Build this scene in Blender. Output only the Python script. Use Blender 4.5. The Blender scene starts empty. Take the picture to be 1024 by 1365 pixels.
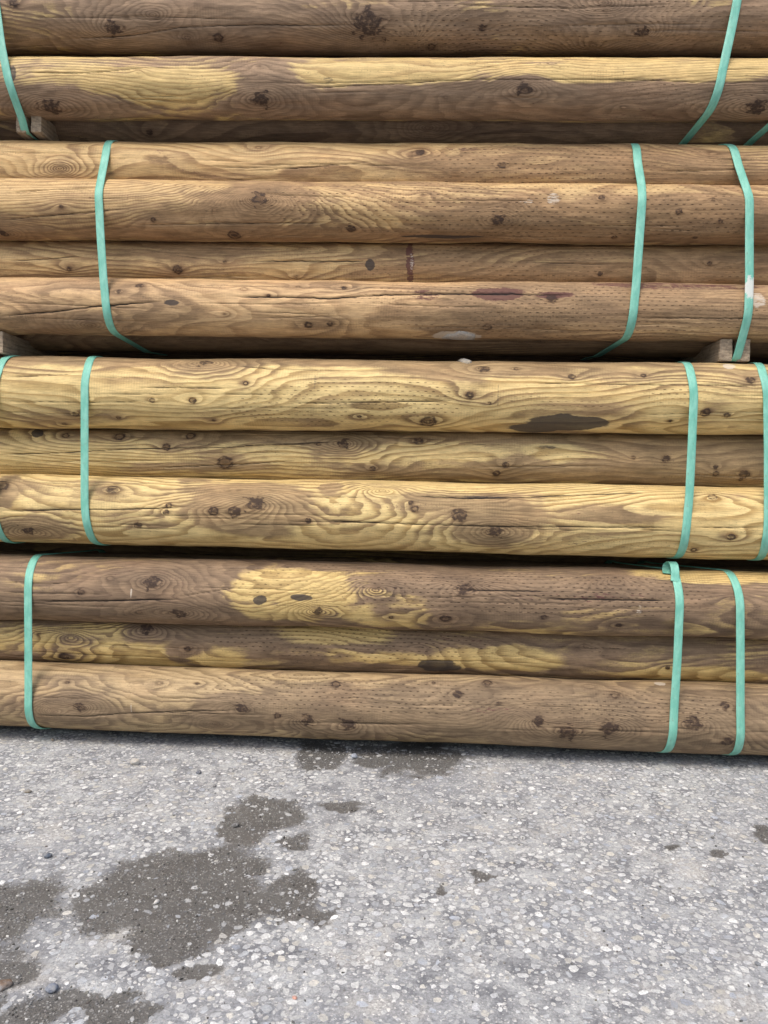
import bpy, math, random
import numpy as np
from mathutils import Vector, Matrix

S = bpy.context.scene
COL = S.collection
rad = math.radians

# ------------------------------------------------------------------ camera, sky, sun, exposure
CAM_H, CAM_D = 0.80, 2.16            # lens height above the yard, distance to the face of the stack
FPX, PCX, PCY = 1027.0, 512.0, 682.5
YAW, PITCH, ROLL = 2.6, -2.4, 1.3    # degrees: turned a little left, a little down, slight roll
cam_data = bpy.data.cameras.new('camera')
cam = bpy.data.objects.new('camera', cam_data); COL.objects.link(cam)
cam_data.sensor_fit = 'VERTICAL'; cam_data.sensor_height = 24.0
cam_data.lens = 24.0 * FPX / 1365.0
cam_data.clip_start = 0.02; cam_data.clip_end = 500
cam.location = (0, -CAM_D, CAM_H)
CM = (Matrix.Rotation(rad(YAW), 3, 'Z') @ Matrix.Rotation(rad(90 + PITCH), 3, 'X') @ Matrix.Rotation(rad(ROLL), 3, 'Z'))
cam.rotation_euler = CM.to_euler()
S.camera = cam

SUN_EL, SUN_AZ = 58.0, 205.0         # azimuth clockwise from +Y: behind the camera, a little to its left
w = bpy.data.worlds.new('World'); S.world = w; w.use_nodes = True
nt = w.node_tree; nt.nodes.clear()
sky = nt.nodes.new('ShaderNodeTexSky'); sky.sky_type = 'NISHITA'; sky.sun_disc = False
sky.sun_elevation = rad(SUN_EL); sky.sun_rotation = rad(SUN_AZ)
sky.air_density = 1.2; sky.dust_density = 3.5; sky.ozone_density = 1.0
bg = nt.nodes.new('ShaderNodeBackground'); bg.inputs[1].default_value = 0.135
wo = nt.nodes.new('ShaderNodeOutputWorld')
nt.links.new(sky.outputs[0], bg.inputs[0]); nt.links.new(bg.outputs[0], wo.inputs[0])
sd = bpy.data.lights.new('sun', 'SUN'); sd.energy = 1.4; sd.angle = rad(22); sd.color = (1.0, 0.95, 0.87)
sun = bpy.data.objects.new('sun', sd); COL.objects.link(sun)
_a, _e = rad(SUN_AZ), rad(SUN_EL)
sdir = Vector((math.sin(_a) * math.cos(_e), math.cos(_a) * math.cos(_e), math.sin(_e)))
sun.rotation_euler = sdir.to_track_quat('Z', 'Y').to_euler(); sun.location = sdir * 20
S.view_settings.view_transform = 'Standard'; S.view_settings.look = 'None'
S.view_settings.gamma = 1; S.view_settings.use_curve_mapping = False
S.view_settings.exposure = 0.72

# ------------------------------------------------------------------ small tools
def ray(px, py):
    d = CM @ Vector(((px - PCX) / FPX, -(py - PCY) / FPX, -1.0))
    return d
def on_ground(px, py, z=0.0):
    d = ray(px, py); t = (z - CAM_H) / d.z
    return d.x * t, -CAM_D + d.y * t
def on_plane_y(px, py, Y=0.0):
    d = ray(px, py); t = (Y + CAM_D) / d.y
    return d.x * t, CAM_H + d.z * t

def _hash(ix, iy, seed):
    h = (ix.astype(np.int64) * 374761393 + iy.astype(np.int64) * 668265263 + seed * 1442695041) & 0xFFFFFFFF
    h = ((h ^ (h >> 13)) * 1274126177) & 0xFFFFFFFF
    h = h ^ (h >> 16)
    return h
def noise(x, y, seed=0):
    x, y = np.broadcast_arrays(np.asarray(x, float), np.asarray(y, float))
    ix, iy = np.floor(x), np.floor(y)
    fx, fy = x - ix, y - iy
    ux, uy = fx * fx * fx * (fx * (fx * 6 - 15) + 10), fy * fy * fy * (fy * (fy * 6 - 15) + 10)
    def g(a, b):
        ang = _hash(ix + a, iy + b, seed) / 4294967296.0 * 6.2831853
        return np.cos(ang) * (fx - a) + np.sin(ang) * (fy - b)
    n = (g(0, 0) * (1 - ux) + g(1, 0) * ux) * (1 - uy) + (g(0, 1) * (1 - ux) + g(1, 1) * ux) * uy
    return n * 1.5
def fbm(x, y, seed=0, o=4):
    r, a, f = 0, 0.5, 1.0
    for i in range(o):
        r = r + a * noise(x * f + 17.3 * i, y * f - 9.1 * i, seed + i * 31); a *= 0.5; f *= 2.03
    return r
def sstep(a, b, v):
    t = np.clip((v - a) / (b - a), 0, 1); return t * t * (3 - 2 * t)

def fast_mesh(name, co, quads=None, tris=None, smooth=True):
    me = bpy.data.meshes.new(name)
    nq = 0 if quads is None else len(quads); ntr = 0 if tris is None else len(tris)
    me.vertices.add(len(co)); me.vertices.foreach_set('co', np.asarray(co, np.float32).ravel())
    idx = []; 
    if nq: idx.append(np.asarray(quads, np.int32).ravel())
    if ntr: idx.append(np.asarray(tris, np.int32).ravel())
    idx = np.concatenate(idx)
    me.loops.add(len(idx)); me.loops.foreach_set('vertex_index', idx)
    me.polygons.add(nq + ntr)
    st = np.concatenate([np.arange(nq) * 4, nq * 4 + np.arange(ntr) * 3]).astype(np.int32)
    me.polygons.foreach_set('loop_start', st)
    me.polygons.foreach_set('use_smooth', np.full(nq + ntr, smooth))
    me.update(calc_edges=True); me.validate()
    return me
def set_col(me, name, arr):
    a = me.attributes.new(name, 'FLOAT_COLOR', 'POINT'); a.data.foreach_set('color', np.asarray(arr, np.float32).ravel())
def set_vec(me, name, arr):
    a = me.attributes.new(name, 'FLOAT_VECTOR', 'POINT'); a.data.foreach_set('vector', np.asarray(arr, np.float32).ravel())
def link(name, me, mat, parent=None, loc=None):
    o = bpy.data.objects.new(name, me); COL.objects.link(o)
    if mat is not None and len(me.materials) == 0: me.materials.append(mat)
    if parent: o.parent = parent
    if loc is not None: o.location = loc
    return o
def tag(o, label=None, cat=None, group=None, kind=None):
    if label: o['label'] = label
    if cat: o['category'] = cat
    if group: o['group'] = group
    if kind: o['kind'] = kind
    return o

# ------------------------------------------------------------------ node helper
class N:
    def __init__(s, name):
        s.m = bpy.data.materials.new(name); s.m.use_nodes = True
        s.t = s.m.node_tree; s.t.nodes.clear()
        s.out = s.t.nodes.new('ShaderNodeOutputMaterial')
        s.b = s.t.nodes.new('ShaderNodeBsdfPrincipled')
        s.t.links.new(s.b.outputs[0], s.out.inputs[0])
    def put(s, sock, v):
        if hasattr(v, 'is_output'): s.t.links.new(v, sock)
        elif v is not None:
            if isinstance(v, tuple) and len(v) == 3 and sock.type == 'RGBA': v = v + (1,)
            sock.default_value = v
    def math(s, op, a, b=None, c=None, clamp=False):
        n = s.t.nodes.new('ShaderNodeMath'); n.operation = op; n.use_clamp = clamp
        s.put(n.inputs[0], a)
        if b is not None: s.put(n.inputs[1], b)
        if c is not None: s.put(n.inputs[2], c)
        return n.outputs[0]
    def attr(s, name):
        n = s.t.nodes.new('ShaderNodeAttribute'); n.attribute_name = name; return n
    def sep(s, v):
        n = s.t.nodes.new('ShaderNodeSeparateXYZ'); s.put(n.inputs[0], v); return n.outputs
    def sepc(s, v):
        n = s.t.nodes.new('ShaderNodeSeparateColor'); s.put(n.inputs[0], v); return n.outputs
    def comb(s, x, y, z=0.0):
        n = s.t.nodes.new('ShaderNodeCombineXYZ'); s.put(n.inputs[0], x); s.put(n.inputs[1], y); s.put(n.inputs[2], z); return n.outputs[0]
    def noise(s, vec, scale, detail=3, rough=0.55, dist=0.0, out=0):
        n = s.t.nodes.new('ShaderNodeTexNoise'); s.put(n.inputs['Vector'], vec); n.inputs['Scale'].default_value = scale
        n.inputs['Detail'].default_value = detail; n.inputs['Roughness'].default_value = rough; n.inputs['Distortion'].default_value = dist
        return n.outputs[out]
    def vor(s, vec, scale, feature='F1', out=0, rnd=1.0):
        n = s.t.nodes.new('ShaderNodeTexVoronoi'); n.feature = feature; s.put(n.inputs['Vector'], vec)
        n.inputs['Scale'].default_value = scale; n.inputs['Randomness'].default_value = rnd
        return n.outputs[out]
    def ss(s, a, b, v, lo=0.0, hi=1.0):
        n = s.t.nodes.new('ShaderNodeMapRange'); n.interpolation_type = 'SMOOTHSTEP'
        s.put(n.inputs['Value'], v)
        if a > b: a, b, lo, hi = b, a, hi, lo
        n.inputs['From Min'].default_value = a; n.inputs['From Max'].default_value = b
        n.inputs['To Min'].default_value = lo; n.inputs['To Max'].default_value = hi
        return n.outputs[0]
    def mix(s, f, a, b, mode='MIX'):
        n = s.t.nodes.new('ShaderNodeMix'); n.data_type = 'RGBA'; n.blend_type = mode; n.clamp_factor = True
        s.put(n.inputs[0], f); s.put(n.inputs[6], a); s.put(n.inputs[7], b); return n.outputs[2]
    def vmul(s, v, k):
        n = s.t.nodes.new('ShaderNodeVectorMath'); n.operation = 'MULTIPLY'; s.put(n.inputs[0], v); n.inputs[1].default_value = k; return n.outputs[0]
    def bump(s, h, strength, dist, normal=None):
        n = s.t.nodes.new('ShaderNodeBump'); n.inputs['Strength'].default_value = strength; n.inputs['Distance'].default_value = dist
        s.put(n.inputs['Height'], h)
        if normal: s.put(n.inputs['Normal'], normal)
        return n.outputs[0]

def lin(r, g, b, k=1.0):
    f = lambda c: ((c / 255 + 0.055) / 1.055) ** 2.4 if c > 10 else c / 255 / 12.92
    return (f(r) * k, f(g) * k, f(b) * k)

# ------------------------------------------------------------------ materials
def wood(name, ye, yl, be, bl, ring=1.0, ring_w=0.0036, inc=1.0):
    """ye/yl: light and dark rings of fresh yellow wood; be/bl: of the brown preservative-darkened wood"""
    n = N(name)
    A, B = n.attr('wood_a'), n.attr('wood_b')
    F, stain, crack = n.sepc(A.outputs['Color'])[:3]; knot = A.outputs['Alpha']
    incise, blot, resin = n.sepc(B.outputs['Color'])[:3]; pale = B.outputs['Alpha']
    g = n.attr('grain').outputs['Vector']
    gx, gs, seed = n.sep(g)
    gv = n.comb(gx, gs, seed)
    # rings
    wob = n.noise(n.vmul(gv, (3.5, 60, 3)), 1.0, 4, 0.55)
    wob2 = n.noise(n.vmul(gv, (1.6, 18, 3)), 1.0, 1, 0.5)
    Fw = n.math('ADD', F, n.math('MULTIPLY', n.math('SUBTRACT', wob, 0.5), 0.0022))
    Fw = n.math('ADD', Fw, n.math('MULTIPLY', n.math('SUBTRACT', wob2, 0.5), 0.006))
    ph = n.math('FRACT', n.math('DIVIDE', Fw, ring_w))
    r = n.math('MULTIPLY', n.math('POWER', n.ss(0.15, 0.85, ph), 1.4), n.ss(1.0, 0.90, ph))
    amp = n.ss(0.25, 0.7, n.noise(n.vmul(gv, (3, 11, 7)), 1.0, 3, 0.55))
    r = n.math('MULTIPLY', r, n.math('MULTIPLY_ADD', amp, 0.55, 0.5))
    # fibres
    fib = n.noise(n.vmul(gv, (22, 620, 3)), 1.0, 4, 0.65)
    fib2 = n.noise(n.vmul(gv, (60, 260, 3)), 1.0, 3, 0.7)
    mott = n.noise(n.vmul(gv, (7, 22, 5)), 1.0, 5, 0.62)
    mott2 = n.noise(n.vmul(gv, (28, 70, 5)), 1.0, 4, 0.65)
    # stain edge is broken by the grain
    along = n.noise(n.comb(n.math('MULTIPLY', Fw, 75), n.math('MULTIPLY', gx, 1.6), seed), 1.0, 4, 0.6)
    ragged = n.math('ADD', n.math('MULTIPLY', n.math('SUBTRACT', fib2, 0.5), 1.1), n.math('MULTIPLY', n.math('SUBTRACT', along, 0.5), 1.5))
    ragged = n.math('ADD', ragged, n.math('MULTIPLY', n.math('SUBTRACT', mott2, 0.5), 0.8))
    st = n.math('ADD', stain, n.math('MULTIPLY', n.math('SUBTRACT', mott, 0.5), 1.1))
    st = n.math('ADD', st, n.math('MULTIPLY', n.math('SUBTRACT', r, 0.4), 0.28))
    st = n.math('ADD', st, n.math('MULTIPLY', n.math('SUBTRACT', fib2, 0.5), 0.5))
    st = n.math('ADD', st, n.math('MULTIPLY', n.math('SUBTRACT', along, 0.5), 1.3))
    st = n.ss(0.20, 0.80, st)
    r = n.math('MULTIPLY', r, n.math('MULTIPLY_ADD', n.math('MINIMUM', knot, 0.5), 1.6, ring), clamp=True)
    cy = n.mix(r, ye, yl); cb = n.mix(n.math('MULTIPLY', r, 0.68), be, bl)
    cb = n.mix(1.0, cb, n.mix(n.ss(0.34, 0.66, mott), (0.80, 0.79, 0.80), (1.16, 1.15, 1.13)), 'MULTIPLY')
    c = n.mix(st, cy, cb)
    # tone drift, fibres
    c = n.mix(1.0, c, n.mix(n.ss(0.3, 0.72, mott2), (0.88, 0.88, 0.88), (1.09, 1.09, 1.08)), 'MULTIPLY')
    c = n.mix(0.85, c, n.mix(n.ss(0.3, 0.7, fib), (0.68, 0.67, 0.66), (1.22, 1.21, 1.20)), 'MULTIPLY')
    red = n.noise(n.vmul(gv, (4, 9, 11)), 1.0, 3, 0.5)
    c = n.mix(n.ss(0.45, 0.75, red, 0, 0.5), c, n.mix(1.0, c, (1.05, 0.96, 0.93), 'MULTIPLY'))
    # peeler chatter: faint upright ridges
    chat = n.math('SINE', n.math('MULTIPLY_ADD', gx, 820.0, n.math('MULTIPLY', wob2, 9.0)))
    chm = n.ss(0.5, 0.7, n.noise(n.vmul(gv, (6, 14, 2)), 1.0, 2, 0.5))
    c = n.mix(n.math('MULTIPLY', chm, n.ss(-0.4, 1, chat, 0, 0.22)), c, n.mix(1.0, c, (0.6, 0.6, 0.6), 'MULTIPLY'))
    # mould specks and grime
    sp = n.noise(n.vmul(gv, (150, 230, 3)), 1.0, 3, 0.7)
    spm = n.ss(0.45, 0.7, n.noise(n.vmul(gv, (5, 20, 9)), 1.0, 4, 0.6))
    c = n.mix(n.math('MULTIPLY', n.ss(0.57, 0.68, sp), n.math('MULTIPLY_ADD', spm, 0.5, 0.12)), c, lin(58, 48, 42))
    # incising: rows of short slits, staggered
    dv, du = 0.0118, 0.0215
    warp = n.math('MULTIPLY', n.noise(n.vmul(gv, (6, 10, 3)), 1.0, 1, 0.5), 0.006)
    v = n.math('DIVIDE', n.math('ADD', gs, warp), dv)
    row = n.math('FLOOR', v)
    u = n.math('ADD', n.math('DIVIDE', gx, du), n.math('MULTIPLY', row, 0.5))
    u = n.math('ADD', u, n.math('MULTIPLY', n.math('SINE', n.math('MULTIPLY', row, 12.9898)), 0.08))
    du_ = n.math('ABSOLUTE', n.math('SUBTRACT', n.math('FRACT', u), 0.5))
    dv_ = n.math('ABSOLUTE', n.math('SUBTRACT', n.math('FRACT', v), 0.5))
    slit = n.math('MULTIPLY', n.ss(0.23, 0.10, du_), n.ss(0.165, 0.04, dv_))
    cellr = n.t.nodes.new('ShaderNodeTexWhiteNoise'); cellr.noise_dimensions = '2D'
    n.t.links.new(n.comb(n.math('FLOOR', u), row, 0.0), cellr.inputs[0])
    slit = n.math('MULTIPLY', slit, n.ss(0.05, 0.6, cellr.outputs[0], 0.25, 1.0))
    im = n.math('ADD', incise, n.math('MULTIPLY', n.math('SUBTRACT', mott, 0.5), 1.2))
    slit = n.math('MULTIPLY', slit, n.ss(0.25, 0.75, im))
    c = n.mix(n.math('MULTIPLY', slit, 0.8 * inc), c, n.mix(1.0, c, (0.22, 0.19, 0.19), 'MULTIPLY'))
    # resin / purple stain, black blots, pale scuffs
    rs = n.ss(0.42, 0.62, n.math('ADD', resin, ragged))
    c = n.mix(n.math('MULTIPLY', rs, 0.8), c, lin(84, 50, 50))
    bs = n.ss(0.35, 0.62, n.math('ADD', n.math('MULTIPLY', blot, 1.15), n.math('MULTIPLY', ragged, 0.55)))
    c = n.mix(n.math('MULTIPLY', bs, 0.88), c, lin(60, 54, 52))
    ps = n.ss(0.4, 0.62, n.math('ADD', pale, n.math('MULTIPLY', n.math('SUBTRACT', fib2, 0.5), 1.2)))
    c = n.mix(n.math('MULTIPLY', ps, 0.7), c, lin(196, 184, 168))
    # knots
    kn = n.math('ADD', knot, n.math('MULTIPLY', n.math('SUBTRACT', fib2, 0.5), 0.35))
    c = n.mix(n.ss(0.15, 0.9, kn, 0, 0.6), c, n.mix(1.0, c, (0.50, 0.42, 0.40), 'MULTIPLY'))
    ring_k = n.math('MULTIPLY', n.ss(0.50, 0.66, kn), n.ss(1.05, 0.86, kn))
    ring_k = n.math('MULTIPLY', ring_k, n.ss(0.30, 0.56, n.noise(n.vmul(gv, (90, 120, 3)), 1.0, 2, 0.6)))
    c = n.mix(n.math('MULTIPLY', ring_k, 0.8), c, lin(46, 34, 30))
    # checks
    c = n.mix(n.ss(0.30, 0.85, crack), c, lin(30, 20, 16))
    n.put(n.b.inputs['Base Color'], c)
    n.put(n.b.inputs['Roughness'], n.ss(0, 1, st, 0.62, 0.72))
    n.b.inputs['Specular IOR Level'].default_value = 0.25
    h = n.math('ADD', n.math('MULTIPLY', fib, 0.5), n.math('MULTIPLY', r, -0.25))
    h = n.math('ADD', h, n.math('MULTIPLY', fib2, 0.5))
    h = n.math('ADD', h, n.math('MULTIPLY', slit, -1.6))
    h = n.math('ADD', h, n.math('MULTIPLY', ring_k, -0.6))
    n.put(n.b.inputs['Normal'], n.bump(h, 0.55, 0.0016))
    return n.m

def end_wood():
    n = N('end_grain'); tc = n.t.nodes.new('ShaderNodeTexCoord').outputs['Object']
    x, y, z = n.sep(tc)
    d = n.math('SQRT', n.math('ADD', n.math('MULTIPLY', y, y), n.math('MULTIPLY', z, z)))
    d = n.math('ADD', d, n.math('MULTIPLY', n.noise(tc, 9, 2), 0.02))
    r = n.ss(-0.2, 1, n.math('SINE', n.math('MULTIPLY', d, 1500)))
    c = n.mix(r, lin(176, 146, 100), lin(120, 94, 62))
    c = n.mix(n.ss(0.5, 0.7, n.noise(tc, 60, 4)), c, lin(104, 92, 74))
    n.put(n.b.inputs['Base Color'], c); n.b.inputs['Roughness'].default_value = 0.85
    return n.m

K = 0.88
WOOD = {
 'yellow': wood('wood_yellow', lin(222, 196, 138, K), lin(166, 136, 84, K), lin(164, 140, 104, K), lin(114, 92, 68, K), 0.9, 0.0052),
 'tan':    wood('wood_tan', lin(208, 176, 126, K), lin(160, 122, 76, K), lin(158, 129, 96, K), lin(116, 90, 64, K), 0.6, 0.0046),
 'pink':   wood('wood_pinkish_tan', lin(206, 172, 128, K), lin(164, 128, 90, K), lin(158, 131, 100, K), lin(118, 94, 70, K), 0.55, 0.0046),
 'grey':   wood('wood_grey_brown', lin(212, 184, 124, K), lin(148, 120, 74, K), lin(140, 118, 95, K), lin(95, 78, 64, K), 0.85, 0.0050),
 'umber':  wood('wood_umber', lin(216, 188, 130, K), lin(160, 130, 84, K), lin(153, 129, 105, K), lin(106, 86, 68, K), 0.75, 0.0048),
 'drab':   wood('wood_weathered_drab', lin(182, 158, 120, K), lin(136, 114, 82, K), lin(142, 122, 97, K), lin(97, 80, 64, K), 0.7, 0.0046),
}
ENDM = end_wood()

def strap_mat():
    n = N('green_strapping'); g = n.attr('grain').outputs['Vector']
    u, v, sc = n.sep(g)
    em = n.math('MULTIPLY', n.math('SINE', n.math('MULTIPLY', u, 1400)), n.math('SINE', n.math('MULTIPLY', v, 1400)))
    no = n.noise(n.vmul(g, (60, 25, 1)), 1.0, 4, 0.6)
    c = n.mix(n.ss(0.3, 0.75, no), lin(108, 178, 158, 0.92), lin(138, 200, 180, 0.92))
    st = n.noise(n.vmul(g, (500, 14, 1)), 1.0, 3, 0.6)
    c = n.mix(n.ss(0.55, 0.75, st, 0, 0.35), c, lin(70, 140, 118))
    dirt = n.noise(n.vmul(g, (90, 60, 1)), 1.0, 5, 0.7)
    c = n.mix(n.ss(0.56, 0.68, dirt, 0, 0.4), c, lin(120, 128, 108))
    scf = n.ss(0.45, 0.6, n.math('ADD', sc, n.math('MULTIPLY', n.math('SUBTRACT', dirt, 0.5), 1.5)))
    c = n.mix(n.math('MULTIPLY', scf, 0.85), c, lin(214, 210, 204))
    n.put(n.b.inputs['Base Color'], c); n.b.inputs['Roughness'].default_value = 0.38
    n.b.inputs['Specular IOR Level'].default_value = 0.45
    n.put(n.b.inputs['Normal'], n.bump(n.math('ADD', n.math('MULTIPLY', em, 0.9), no), 0.5, 0.0007))
    return n.m
STRAP = strap_mat()

def bearer_mat():
    n = N('bearer_timber'); tc = n.t.nodes.new('ShaderNodeTexCoord').outputs['Object']
    a = n.noise(n.vmul(tc, (60, 8, 160)), 1.0, 4, 0.65); b = n.noise(tc, 70, 4, 0.7)
    c = n.mix(n.ss(0.3, 0.7, a), lin(126, 110, 92), lin(172, 154, 130))
    c = n.mix(n.ss(0.5, 0.7, b, 0, 0.6), c, lin(96, 84, 72))
    n.put(n.b.inputs['Base Color'], c); n.b.inputs['Roughness'].default_value = 0.9
    n.put(n.b.inputs['Normal'], n.bump(n.math('ADD', a, b), 0.7, 0.003))
    return n.m
BEARER = bearer_mat()

def ground_mat(fine=True):
    n = N('worn_exposed_aggregate_concrete' if fine else 'yard_concrete_beyond')
    geo = n.t.nodes.new('ShaderNodeNewGeometry').outputs['Position']
    x, y, z = n.sep(geo); p = n.comb(x, y, 0.0)
    pw = n.t.nodes.new('ShaderNodeVectorMath'); pw.operation = 'ADD'
    n.put(pw.inputs[0], p); n.put(pw.inputs[1], n.vmul(n.noise(p, 60, 3, 0.6, out=1), (0.010, 0.010, 0)))
    pw = pw.outputs[0]
    damp = n.sepc(n.attr('yard').outputs['Color'])[0] if fine else 0.0
    big = n.noise(p, 3.2, 5, 0.6); mid = n.noise(p, 17, 5, 0.65); fin = n.noise(p, 170, 4, 0.75); gr = n.noise(p, 520, 2, 0.7)
    c = n.mix(n.ss(0.35, 0.65, mid), lin(112, 113, 116), lin(172, 173, 172))
    c = n.mix(n.ss(0.40, 0.66, big, 0, 0.7), c, lin(134, 136, 140))
    c = n.mix(n.ss(0.52, 0.70, n.noise(p, 6.5, 4, 0.6), 0, 0.6), c, lin(188, 184, 176))
    # embedded chips of several sizes, broken shapes
    d1 = n.vor(pw, 95, 'F1'); r1 = n.sepc(n.vor(pw, 95, 'F1', out=1))
    e1 = n.vor(pw, 95, 'DISTANCE_TO_EDGE')
    chip = n.math('MULTIPLY', n.ss(0.05, 0.12, e1), n.ss(0.50, 0.62, r1[0]))
    chip = n.math('MULTIPLY', chip, n.ss(0.42, 0.34, d1))
    c = n.mix(n.math('MULTIPLY', chip, 0.75), c, n.mix(r1[1], lin(170, 168, 166), lin(222, 220, 214)))
    d2 = n.vor(pw, 230, 'F1'); r2 = n.sepc(n.vor(pw, 230, 'F1', out=1))
    chip2 = n.math('MULTIPLY', n.ss(0.45, 0.30, d2), n.ss(0.55, 0.65, r2[0]))
    c = n.mix(n.math('MULTIPLY', chip2, 0.7), c, n.mix(r2[1], lin(112, 112, 112), lin(225, 222, 216)))
    c = n.mix(1.0, c, n.mix(n.ss(0.3, 0.7, fin), (0.66, 0.66, 0.67), (1.30, 1.29, 1.28)), 'MULTIPLY')
    pit = n.ss(0.60, 0.70, gr)
    c = n.mix(n.math('MULTIPLY', pit, 0.6), c, lin(64, 64, 66))
    # damp grit patches
    if fine:
        dm = n.math('ADD', damp, n.math('MULTIPLY', n.math('SUBTRACT', fin, 0.5), 1.2))
        dm = n.math('ADD', dm, n.math('MULTIPLY', n.math('SUBTRACT', mid, 0.5), 1.3))
        dm = n.math('ADD', dm, n.math('MULTIPLY', n.math('SUBTRACT', gr, 0.5), 0.5))
        dmask = n.ss(0.38, 0.62, dm)
        grit = n.mix(n.ss(0.3, 0.7, gr), lin(38, 37, 36), lin(108, 104, 98))
        grit = n.mix(n.math('MULTIPLY', chip2, 0.55), grit, lin(176, 174, 170))
        grit = n.mix(n.ss(0.4, 0.7, mid, 0, 0.5), grit, lin(84, 81, 77))
        c = n.mix(n.math('MULTIPLY', dmask, 0.88), c, grit)
        n.put(n.b.inputs['Roughness'], n.ss(0, 1, dmask, 0.85, 0.5))
    else:
        n.b.inputs['Roughness'].default_value = 0.85
    n.put(n.b.inputs['Base Color'], c)
    h = n.math('ADD', n.math('MULTIPLY', fin, 0.8), n.math('MULTIPLY', chip, 0.7))
    h = n.math('ADD', h, n.math('MULTIPLY', gr, 0.5))
    n.put(n.b.inputs['Normal'], n.bump(h, 0.6, 0.003))
    return n.m

def stone_mat(name='aggregate_stone'):
    n = N(name)
    c = n.attr('tint').outputs['Color']
    geo = n.t.nodes.new('ShaderNodeNewGeometry').outputs['Position']
    a = n.noise(geo, 260, 4, 0.7); b = n.noise(geo, 45, 3, 0.6)
    c = n.mix(1.0, c, n.mix(n.ss(0.3, 0.7, a), (0.72, 0.72, 0.73), (1.14, 1.13, 1.12)), 'MULTIPLY')
    c = n.mix(n.ss(0.40, 0.66, b, 0, 0.55), c, lin(158, 158, 157))
    c = n.mix(n.ss(0.52, 0.66, n.noise(geo, 120, 3, 0.7), 0, 0.7), c, lin(138, 137, 136))
    n.put(n.b.inputs['Base Color'], c); n.b.inputs['Roughness'].default_value = 0.75
    n.put(n.b.inputs['Normal'], n.bump(a, 0.5, 0.002))
    return n.m

# ------------------------------------------------------------------ the yard
blobs = [  # damp grit patches: photo point and half-sizes, turned into yard positions
 (225,1165,80,30),(185,1205,88,40),(295,1190,62,48),(235,1245,70,34),(300,1150,55,26),
 (358,1082,52,20),(325,1108,38,20),(392,1192,36,26),(420,1218,32,12),(355,1218,45,16),
 (5,1225,66,56),(5,1300,50,36),(110,1345,88,22),(20,1360,60,20),(548,1010,80,22),(425,1006,34,18),(452,1075,30,7),
 (262,1300,22,11),(900,1133,9,4),(918,1126,7,4),(966,1146,15,7),(1018,1110,18,7),(583,1184,9,5),(645,1166,10,5),
 (398,1122,18,7)]
bl = []
for (px, py, rx, ry) in blobs:
    cx, cy = on_ground(px, py); x1, _ = on_ground(px + rx, py); _, y1 = on_ground(px, py + ry); _, y0 = on_ground(px, py - ry)
    bl.append((cx, cy, abs(x1 - cx), abs(y0 - y1) / 2))
def damp_at(x, y):
    wx = x + 0.06 * fbm(x * 11, y * 11, 5, 5); wy = y + 0.08 * fbm(x * 11, y * 11, 77, 5)
    m = np.zeros_like(wx)
    for (cx, cy, rx, ry) in bl:
        q = np.sqrt(((wx - cx) / rx) ** 2 + ((wy - cy) / ry) ** 2)
        m = np.maximum(m, np.clip(1.5 - q, 0, 1))
    return m
def ground_z(x, y):
    return 0.004 * fbm(x * 2.5, y * 2.5, 3, 3) + 0.0016 * fbm(x * 22, y * 22, 9, 3) - 0.002 * sstep(0.4, 0.7, damp_at(x, y))

GM = ground_mat(True)
gx = np.arange(-2.4, 2.4001, 0.012); gy = np.arange(-2.3, 1.3001, 0.012)
# edges of the detailed sheet run on into the wide yard with ever larger cells
ext = np.array([60, 25, 10, 5, 2, 0.8, 0.3, 0.1])
gx = np.concatenate([gx[0] - ext, gx, gx[-1] + ext[::-1]]); gy = np.concatenate([gy[0] - ext, gy, gy[-1] + ext[::-1]])
X, Y = np.meshgrid(gx, gy)
near = np.clip((3.0 - np.maximum(abs(X), abs(Y))) / 0.6, 0, 1)
Z = ground_z(X, Y) * near
co = np.stack([X, Y, Z], -1).reshape(-1, 3)
ny, nx = X.shape
ii = np.arange(ny * nx).reshape(ny, nx)
q = np.stack([ii[:-1, :-1], ii[:-1, 1:], ii[1:, 1:], ii[1:, :-1]], -1).reshape(-1, 4)
me = fast_mesh('yard', co, q)
dm = damp_at(X, Y) * near
set_col(me, 'yard', np.stack([dm, dm * 0, dm * 0, dm * 0 + 1], -1).reshape(-1, 4))
yard = tag(link('ground', me, GM), kind='structure', label='worn grey concrete yard with exposed aggregate and damp grit patches')

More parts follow.
